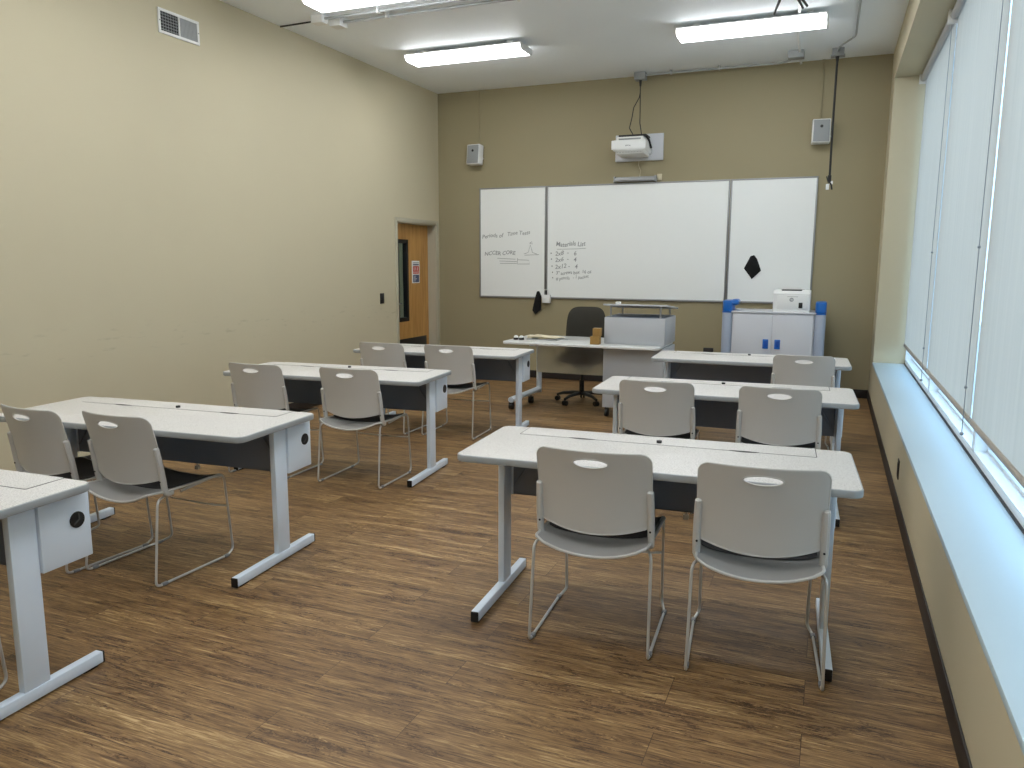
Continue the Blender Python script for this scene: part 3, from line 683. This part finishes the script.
# ================================================================ STACKING CHAIRS
def back_y(x, z):
    t = (z-.50)/.33
    return .045-.030*t-.035*t*t+.052*(x/.22)**2*(1-.1*t)
def make_chair():
    r = empty('stacking_chair')
    # backrest: radial mesh around the hand hole
    hx, hz, ha, hb = 0, .771, .066, .0160; N = 112; R = 14
    outl = []
    def outer(th):
        # ray from the hole centre to the rounded outline
        dx, dz = math.cos(th), math.sin(th)
        def inside(x, z):
            hw = .219-.006*(z-.82)/.33*-1
            zt = .818-.002*(x/.2)**2; zb = .474+.028*abs(x/.2)**2.0
            if abs(x) > .226 or z > zt or z < zb: return False
            rc = .040
            if abs(x) > .226-rc and z > zt-rc and math.hypot(abs(x)-(.226-rc), z-(zt-rc)) > rc: return False
            rc = .02
            if abs(x) > .226-rc and z < zb+rc and math.hypot(abs(x)-(.226-rc), z-(zb+rc)) > rc: return False
            return True
        lo, hi = .0, .6
        for _ in range(24):
            m = (lo+hi)/2
            if inside(hx+dx*m, hz+dz*m): lo = m
            else: hi = m
        return hx+dx*lo, hz+dz*lo
    # spread samples evenly along the outline
    angs = [2*PI*i/720 for i in range(720)]; P = [outer(a) for a in angs]; L = [0]
    for i in range(720): a, b = P[i], P[(i+1) % 720]; L.append(L[-1]+math.hypot(a[0]-b[0], a[1]-b[1]))
    th = []
    j = 0
    for k in range(N):
        t = L[-1]*k/N
        while L[j+1] < t: j += 1
        th.append((angs[j], P[j]))
    th_ = .006
    vs = []; fs = []
    for s in (0, 1):
        for q in range(R+1):
            t = q/R
            for k, (a, o) in enumerate(th):
                kk = 2*PI*k/N; ia = a*(1-.35)+0; 
                ix = hx+ha*math.cos(a)*1.0; iz = hz+hb*math.sin(a)
                x = ix*(1-t)+o[0]*t; z = iz*(1-t)+o[1]*t
                e = th_/2*(1 if q < R else .4)*(1 if q > 0 else .6)
                vs.append((x, back_y(x, z)+(e if s else -e), z))
    n1 = (R+1)*N
    for s in (0, 1):
        for q in range(R):
            for k in range(N): k2 = (k+1) % N; fs.append((s*n1+q*N+k, s*n1+q*N+k2, s*n1+(q+1)*N+k2, s*n1+(q+1)*N+k))
    for k in range(N):
        k2 = (k+1) % N; fs.append((k, k2, n1+k2, n1+k)); fs.append((R*N+k, R*N+k2, n1+R*N+k2, n1+R*N+k))
    b = MB(); b.add(vs, fs); b.build('backrest', K['shell'], r, ang=50)
    # raised lip around the hand hole and the rolled rim of the back
    b = MB(); b.tube([(hx+(ha+.003)*math.cos(t), back_y(hx+ha*math.cos(t), hz+hb*math.sin(t))-.002, hz+(hb+.003)*math.sin(t)) for t in [2*PI*i/32 for i in range(32)]], .0035, 6, closed=True); b.build('hand_hole_rim', K['shell'], r)
    b = MB(); b.tube([(o[0], back_y(*o)+.001, o[1]) for a, o in th], .0042, 6, closed=True); b.build('back_rim', K['shell'], r)
    # seat shell: dished plate with dropping rear lip
    def seat_pt(u, v, inset=0):      # u -1..1 across, v 0..1 back to front
        y = -.004+inset+(.474-inset*2)*v
        hw = (.222+.010*v)-inset
        x = u*hw
        z = .432-.016*math.cos(u*PI/2)*(1-.4*v)+.010*abs(u)**3
        rear = max(0, 1-v/.24); z += .012*abs(u)**2*rear
        z -= .018*rear**1.3*(1-abs(u)**2.4)
        front = max(0, (v-.86)/.14); z -= .014*front**2
        return x, y, z
    def squircle(px, py, rc):
        # unit square point -> rounded corner square
        return px, py
    def plate(inset, dz, t, name, m, v0=0., rcx=.16):
        nu, nv = 28, 26; vs = []; fs = []
        for s in (0, 1):
            for i in range(nv+1):
                for j in range(nu+1):
                    v = v0+(1-v0)*i/nv; u = -1+2*j/nu
                    # pull corners in
                    e = 2.0*abs(i/nv-.5); lim = 1.0 if e < 1-rcx else (1-.16*(1-math.sqrt(max(0, 1-((e-(1-rcx))/rcx)**2))))
                    x, y, z = seat_pt(u*lim, v, inset)
                    edge = (j in (0, nu) or i in (0, nv))
                    vs.append((x, y, z+dz-(t if s else 0)*(0.6 if edge else 1)))
        n1 = (nu+1)*(nv+1); W = nu+1
        for s in (0, 1):
            for i in range(nv):
                for j in range(nu): a = s*n1+i*W+j; fs.append((a, a+1, a+W+1, a+W))
        ring = [j for j in range(nu+1)]+[i*W+nu for i in range(1, nv+1)]+[nv*W+j for j in range(nu-1, -1, -1)]+[i*W for i in range(nv-1, 0, -1)]
        for k in range(len(ring)): a, c = ring[k], ring[(k+1) % len(ring)]; fs.append((a, c, n1+c, n1+a))
        bb = MB(); bb.add(vs, fs); o = bb.build(name, m, r, ang=50); return [vs[q] for q in ring]
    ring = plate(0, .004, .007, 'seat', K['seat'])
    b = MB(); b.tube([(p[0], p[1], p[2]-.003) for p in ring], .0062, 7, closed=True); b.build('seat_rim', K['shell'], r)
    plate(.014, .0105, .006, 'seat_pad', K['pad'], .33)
    for s in (-1, 1):
        b = MB(); path = fillet([(s*.214, .150, .428), (s*.225, .105, .428), (s*.2255, back_y(.225, .50)-.006, .50), (s*.2245, back_y(.225, .58)-.006, .58), (s*.222, back_y(.225, .655)-.006, .655), (s*.2215, back_y(.225, .664)-.006, .664)], .03, 4)
        n = len(path); b.tube(path, [.013+.002*math.sin(PI*i/(n-1)) for i in range(n-1)]+[.007], 10, sec=(1.1, 1.0)); u = b.build('upright', K['shell'], r)
        b = MB(); b.cyl((s*.224, back_y(.225, .497)-.018, .497), (s*.224, back_y(.225, .497)-.0235, .497), .0045, 10); b.build('screw', K['black'], u)
        # sled rod
        path = fillet([(s*.2, .13, .418), (s*.236, .045, .416), (s*.241, .0, .0065), (s*.241, .455, .0065), (s*.221, .513, .022), (s*.221, .475, .447), (s*.216, .20, .421)], [0, .035, .03, .025, .022, .05, 0], 6)
        b = MB(); b.tube(path, .0062, 8); lg = b.build('leg', K['chrome'], r)
        for y in (.035, .43):
            b = MB(); b.rbox(s*.241-.009, s*.241+.009, y, y+.032, 0, .014, .003); b.build('glide', K['glide'], lg)
    b = MB(); b.tube(fillet([(-.220, .495, .262), (-.15, .47, .262), (.15, .47, .262), (.220, .495, .262)], .05), .005, 7); b.build('crossbar', K['chrome'], r)
    return r
chairs = [
 (-.813, 2.775, .055, 'grey stacking chair at the nearest window-side table, left of the pair', 0),
 (-.180, 2.781, .095, 'grey stacking chair at the nearest window-side table, right of the pair', 0),
 (-.960, 4.646, .058, 'grey stacking chair, left of the pair at the middle window-side table', 1),
 (-.238, 4.650, .031, 'grey stacking chair, right of the pair at the middle window-side table', 1),
 (-.164, 6.450, .050, 'grey stacking chair alone at the farthest window-side table', 2),
 (-3.699, 2.567, -.07, 'grey stacking chair against the left edge, partly behind the nearest table', 3),
 (-3.141, 2.597, -.038, 'grey stacking chair by the left wall table, whole sled base in view', 3),
 (-3.780, 4.319, .024, 'grey stacking chair at the middle left table, nearer the left wall', 4),
 (-3.055, 4.415, .04, 'grey stacking chair at the middle left table, nearer the aisle', 4),
 (-3.772, 5.993, .008, 'grey stacking chair at the farthest left table, below the light switch', 5),
 (-3.105, 6.032, .06, 'grey stacking chair at the farthest left table, nearer the aisle', 5),
 (-2.90, 1.20, .02, 'grey stacking chair mostly outside the left edge, only its rods showing', 6)]
C0 = make_chair(); kc = [C0]
for k in range(1, len(chairs)): kc.append(copy_tree(C0))
cshift = (-.006, -.0, -.030, -.0, -.052, -.045, -.03, -.038, -.074, -.112, -.104, 0)
for o, (x, y, a, lb, g), d in zip(kc, chairs, cshift):
    x *= 1+d/y; y += d
    o.location = (x, y, 0); o.rotation_euler = (0, 0, a); tag(o, lb, 'chair', 'grey stacking chairs')

# ================================================================ TEACHER'S DESK
o = empty('teacher_desk', (-3.08, 7.22, 0)); tag(o, 'long grey teacher desk with frosted front panel joined to a cabinet', 'desk')
b = MB(); b.prism(rrect(0, 1.60, 0, .80, .05), TH-.028, TH, 0, side=1, r=.007); b.build('desktop', [K['desk'], K['white']], o)
MB().rbox(.30, 1.02, .245, .251, .405, .705, .002).build('frosted_panel', K['frost'], o)
f = MB(); f.cyl((.10, .845, .09), (.10, .845, TH-.03), .030, 20); f.build('leg', K['steel'], o)
f = MB(); f.tube(fillet([(.04, .16, .105), (.10, .845, .125)], .02), .034, 10, sec=(.9, 1)); f.build('foot', K['steel'], o)
for x, y in ((.035, .19), (.09, .62)):
    f = MB(); f.cyl((x-.022, y, .034), (x+.022, y, .034), .034, 18); f.cyl((x, y, .05), (x, y, .085), .01, 8); f.rbox(x-.028, x+.028, y-.02, y+.02, .045, .075, .006); f.build('caster', K['black'], o)
f = MB(); f.rbox(.24, .34, .16, .55, TH-.055, TH-.028, .005); f.build('support_bracket', K['steel'], o)
f = MB(); f.cyl((.55, .40, TH), (.55, .40, TH+.003), .03, 20); f.build('grommet', K['grey'], o)
f = MB(); f.tube([(.42, .42, .70), (.43, .43, .5), (.40, .46, .36), (.46, .5, .30)], .004, 6); f.build('cable', K['black'], o)
# cabinet-lectern
o = empty('lectern_cabinet', (-1.75, 7.39, 0)); tag(o, 'light grey lectern cabinet with raised slanted shelf at the desk end', 'lectern')
f = MB(); f.rbox(-.305, .295, .0, .56, .10, TH-.03, .003); f.rbox(-.305, .295, .02, .56, TH, 1.0, .003); f.build('cabinet', K['podium'], o)
for x in (-.27, .26):
    for y in (.05, .51):
        f = MB(); f.cyl((x-.014, y, .045), (x+.014, y, .045), .045, 16); f.rbox(x-.02, x+.02, y-.015, y+.015, .07, .10, .003); f.build('caster', K['black'], o)
f = MB(); f.rbox(-.295, .285, .03, .55, 1.0, 1.006, .002); f.build('inset_top', K['panel'], o)
M = Matrix.Translation((0, .02, 1.115)) @ Matrix.Rotation(-.09, 4, 'X')
f = MB(); f.rbox(-.315, .315, -.03, .56, 0, .016, .005, M=M); f.build('slanted_shelf', K['podium'], o)
for x, y, z in ((-.245, .03, 1.117), (.245, .03, 1.117), (-.245, .50, 1.074), (.245, .50, 1.074)):
    f = MB(); f.cyl((x, y, 1.0), (x, y, z), .009, 12); f.build('shelf_post', K['alu'], o)
o = empty('presenter_remote', (-1.925, 7.43, 1.131)); tag(o, 'small white object lying on the raised lectern shelf', 'remote')
MB().rbox(-.025, .025, -.02, .02, 0, .022, .006).build('body', K['white'], o); MB().cyl((0, 0, .022), (0, 0, .026), .008, 10).build('button', K['grey'], o)
# boxes on the desk
for x, y, z, w_, lb in ((-2.115, 7.33, TH, .050, 'small brown cardboard box on the desk against the lectern, the lower one'), (-2.098, 7.335, TH+.080, .043, 'small brown cardboard box stacked on another beside the lectern')):
    o = empty('cardboard_box', (x, y, z)); tag(o, lb, 'box', 'small cardboard boxes')
    MB().rbox(-w_, w_-(.01 if z < .8 else .012), -.04, .04, 0, .078, .002).build('carton', K['card'], o)
    MB().box(-w_+.002, w_-.014, -.008, .008, .078, .0785).build('tape', K['paper'], o)
# clutter at the left end of the desk
for x, lb in ((-3.005, 'white capped black cup-shaped gadget, left of two on the desk'), (-2.945, 'white capped black cup-shaped gadget, right of two on the desk')):
    o = empty('desk_gadget', (x, 7.43, TH)); tag(o, lb, 'desk gadget', 'gadgets on the desk')
    f = MB(); f.cyl((0, 0, 0), (0, 0, .022), .026, 16, r1=.028); f.build('base', K['black'], o)
    f = MB(); f.ball((0, 0, .024), .025, 14, sc=(1, 1, .9)); f.build('cap', K['white'], o)
o = empty('paper_tray', (-2.74, 7.60, TH)); tag(o, 'cream papers spread in a flat tray on the desk', 'papers')
f = MB(); f.rbox(-.17, .17, -.12, .12, 0, .010, .003); f.build('tray', K['grey'], o)
for k, (dx, dy, a) in enumerate(((0, 0, .1), (.02, .02, -.15), (-.02, .01, .3), (.01, -.01, -.05))):
    M = Matrix.Translation((dx, dy, .010+.006*k)) @ Matrix.Rotation(a, 4, 'Z') @ Matrix.Rotation(.04*(k-1.5), 4, 'Y')
    f = MB(); f.rbox(-.14, .14, -.10, .10, 0, .004, .001, M=M); f.build('sheet', K['paper'], o)
f = MB(); f.rbox(-.165, -.12, -.11, -.04, .01, .045, .008); f.build('crumpled_note', K['paper'], o)

# ---- office chair behind the desk
o = empty('office_chair', (-2.49, 8.10, 0), .12); tag(o, 'dark swivel office chair behind the teacher desk', 'chair')
def cushion(w, h, t, curve, taper=.0):
    b = MB(); nu, nv = 24, 24; vs = []; fs = []
    for s in (-1, 1):
        for i in range(nv+1):
            for j in range(nu+1):
                a = -1+2*j/nu; c = -1+2*i/nv
                # superellipse square-to-round map
                k = 4.2; m_ = max(abs(a), abs(c)); n_ = (abs(a)**k+abs(c)**k)**(1/k) if m_ else 1; sc = m_/n_ if n_ else 1
                x = a*sc*w*(1-taper*(c*.5+.5)); y = c*sc*h; e = max(0, 1-m_**3.2)
                vs.append((x, s*t*(e**.5)+curve*(x/w)**2, y))
    n1 = (nu+1)*(nv+1); W = nu+1
    for s in (0, 1):
        for i in range(nv):
            for j in range(nu): a = s*n1+i*W+j; fs.append((a, a+1, a+W+1, a+W))
    b.add(vs, fs); return b
bk = cushion(.235, .29, .045, -.045, .08); u = bk.build('backrest', K['chairblack'], o, ang=60); u.location = (0, .24, .755); u.rotation_euler = (-.12, 0, 0)
st = cushion(.255, .245, .055, .0); u = st.build('seat', K['chairblack'], o, ang=60); u.location = (0, -.05, .50); u.rotation_euler = (PI/2, 0, 0)
f = MB(); f.tube(fillet([(0, .0, .42), (0, .22, .415), (0, .285, .52), (0, .285, .68)], .06), .016, 8, sec=(.6, 2)); f.build('back_bar', K['black'], o)
f = MB(); f.cyl((0, 0, .08), (0, 0, .25), .027); f.cyl((0, 0, .24), (0, 0, .43), .017); f.rbox(-.09, .09, -.1, .1, .405, .432, .006); f.build('gas_post', K['black'], o)
for k in range(5):
    a = 2*PI*k/5+.45; ca, sa = math.cos(a), math.sin(a)
    f = MB(); f.tube([(0, 0, .105), (.10*ca, .10*sa, .105), (.22*ca, .22*sa, .092), (.29*ca, .29*sa, .068)], [.03, .026, .02, .016], 8, sec=(.8, 1)); lg = f.build('base_leg', K['black'], o)
    f = MB(); x, y = .285*ca, .285*sa
    for q in (-.016, .016): f.cyl((x-sa*(q-.009), y+ca*(q-.009), .027), (x-sa*(q+.009), y+ca*(q+.009), .027), .027, 16)
    f.cyl((x, y, .03), (x, y, .07), .008, 8); f.build('caster', K['black'], lg)

# ================================================================ CART AND PRINTER
o = empty('charging_cart', (-.578, 8.95, 0)); tag(o, 'pale grey two-door charging cart with blue-capped corner columns', 'cabinet')
f = MB(); f.rbox(-.43, .43, .01, .54, .10, .985, .004); f.build('body', K['cart'], o)
f = MB(); f.rbox(-.445, .445, -.01, .56, .985, 1.003, .006); f.build('top', K['cart'], o)
for s in (-1, 1):
    f = MB(); f.rbox(-.418 if s < 0 else .003, -.003 if s < 0 else .418, -.004, .012, .12, .968, .003); d = f.build('door', K['cart'], o)
    f = MB(); f.rbox(s*.062-.030, s*.062+.030, -.012, -.002, .595, .700, .004); h = f.build('handle', K['blue'], d)
    f = MB(); f.rbox(s*.062-.017, s*.062+.017, -.0135, -.011, .612, .683, .003); f.build('handle_recess', K['deepblue'], h)
    x = s*.487
    f = MB(); f.prism(rrect(x-.055, x+.055, -.02, .56, .045), .09, .985, r=.004); c = f.build('side_column', K['cartside'], o)
    f = MB(); f.prism(rrect(x-.057, x+.057, -.024, .564, .047), .985, .998); f.prism(rrect(x-.055, x+.055, -.02, .30, .045), .998, 1.118, r=.012); f.build('cap', K['blue'], c)
    if s < 0:
        f = MB(); f.tube(fillet([(x+.03, .03, 1.085), (x+.088, .03, 1.100), (x+.088, .22, 1.100), (x+.03, .22, 1.09)], .02), .032, 8); f.build('push_handle', K['blue'], c)
    for y in (.04, .50):
        f = MB(); f.cyl((x-.018, y, .045), (x+.018, y, .045), .045, 18); f.rbox(x-.026, x+.026, y-.02, y+.02, .06, .095, .005); f.build('caster', K['black'], c)
o = empty('laser_printer', (-.395, 9.14, 1.003)); tag(o, 'white compact laser printer with a round logo on the cart', 'printer')
f = MB(); f.prism([(-.14, .0), (.18, 0), (.18, .215), (.14, .235), (-.10, .235), (-.14, .20)], -.192, .192, axis='x', r=.012); f.build('housing', K['white'], o)
f = MB(); f.rbox(-.15, .165, -.146, -.132, .03, .185, .006); f.build('front_panel', K['white'], o)
f = MB(); f.rbox(-.11, .10, -.105, .03, .226, .243, .004); f.build('output_slot', K['black'], o)
f = MB(); f.prism([(.03, .233), (.15, .233), (.15, .252), (.03, .252)], -.125, .125, axis='x'); f.build('paper_lid', K['white'], o)
f = MB(); f.rbox(.075, .115, -.151, -.145, .045, .105, .004); f.build('control_pad', K['black'], o)
f = MB(); f.cyl((-.0, -.146, .135), (0, -.149, .135), .022, 24); f.build('logo_disc', K['grey'], o)
text_mesh('hp', .026, Matrix.Translation((-.012, -.1495, .129)) @ Matrix.Rotation(PI/2, 4, 'X'), 'logo_letters', K['white'], o, .3, .0004)
f = MB(); f.box(-.045, .065, -.1468, -.146, .166, .170); f.build('maker_line', K['grey'], o)

# ================================================================ LIGHT
wd = bpy.data.worlds.new('daylight'); S.world = wd; wd.use_nodes = True; nt = wd.node_tree; nt.nodes.clear()
N = nt.nodes.new; L = nt.links.new
bg = N('ShaderNodeBackground'); out = N('ShaderNodeOutputWorld'); tc = N('ShaderNodeTexCoord'); sp = N('ShaderNodeSeparateXYZ'); cr = N('ShaderNodeValToRGB')
L(tc.outputs['Generated'], sp.inputs[0]); mr = N('ShaderNodeMapRange'); mr.inputs['From Min'].default_value = -1; L(sp.outputs['Z'], mr.inputs['Value']); L(mr.outputs[0], cr.inputs[0])
e = cr.color_ramp.elements; e[0].position = .45; e[0].color = (.42, .60, .75, 1); e[1].position = .55; e[1].color = (.52, .77, 1.0, 1)
L(cr.outputs[0], bg.inputs[0]); bg.inputs[1].default_value = 3.2; L(bg.outputs[0], out.inputs[0])
for i in range(5):      # window openings guide the sky light
    li = bpy.data.lights.new('window_portal', 'AREA'); li.shape = 'RECTANGLE'; li.size = ZBM-ZS; li.size_y = YG[i]-YG[i+1]; li.cycles.is_portal = True
    lo = bpy.data.objects.new('window_portal', li); C.objects.link(lo); lo.location = (XW+.26, (YG[i]+YG[i+1])/2, (ZBM+ZS)/2); lo.rotation_euler = (0, PI/2, 0); lo['kind'] = 'helper'

# ================================================================ CAMERA
cam = bpy.data.cameras.new('camera'); co = bpy.data.objects.new('camera', cam); C.objects.link(co)
yaw, pitch, roll = .3894, -.1561, .0035
F = Vector((-math.sin(yaw)*math.cos(pitch), math.cos(yaw)*math.cos(pitch), math.sin(pitch))); R_ = Vector((math.cos(yaw), math.sin(yaw), 0)); U_ = R_.cross(F)
R2 = R_*math.cos(roll)+U_*math.sin(roll); U2 = -R_*math.sin(roll)+U_*math.cos(roll)
co.matrix_world = Matrix(((R2.x, U2.x, -F.x, 0), (R2.y, U2.y, -F.y, 0), (R2.z, U2.z, -F.z, 1.5295), (0, 0, 0, 1)))
cam.sensor_width = 36; cam.lens = 772.05/1024*36; cam.clip_start = .05
S.camera = co
S.view_settings.view_transform = 'Standard'; S.view_settings.look = 'None'; S.view_settings.gamma = 1; S.view_settings.use_curve_mapping = False
S.view_settings.exposure = 0
S.cycles.use_denoising = True; S.cycles.max_bounces = 10; S.cycles.diffuse_bounces = 6; S.cycles.transparent_max_bounces = 12
S.cycles.sample_clamp_indirect = 8; S.cycles.caustics_reflective = False
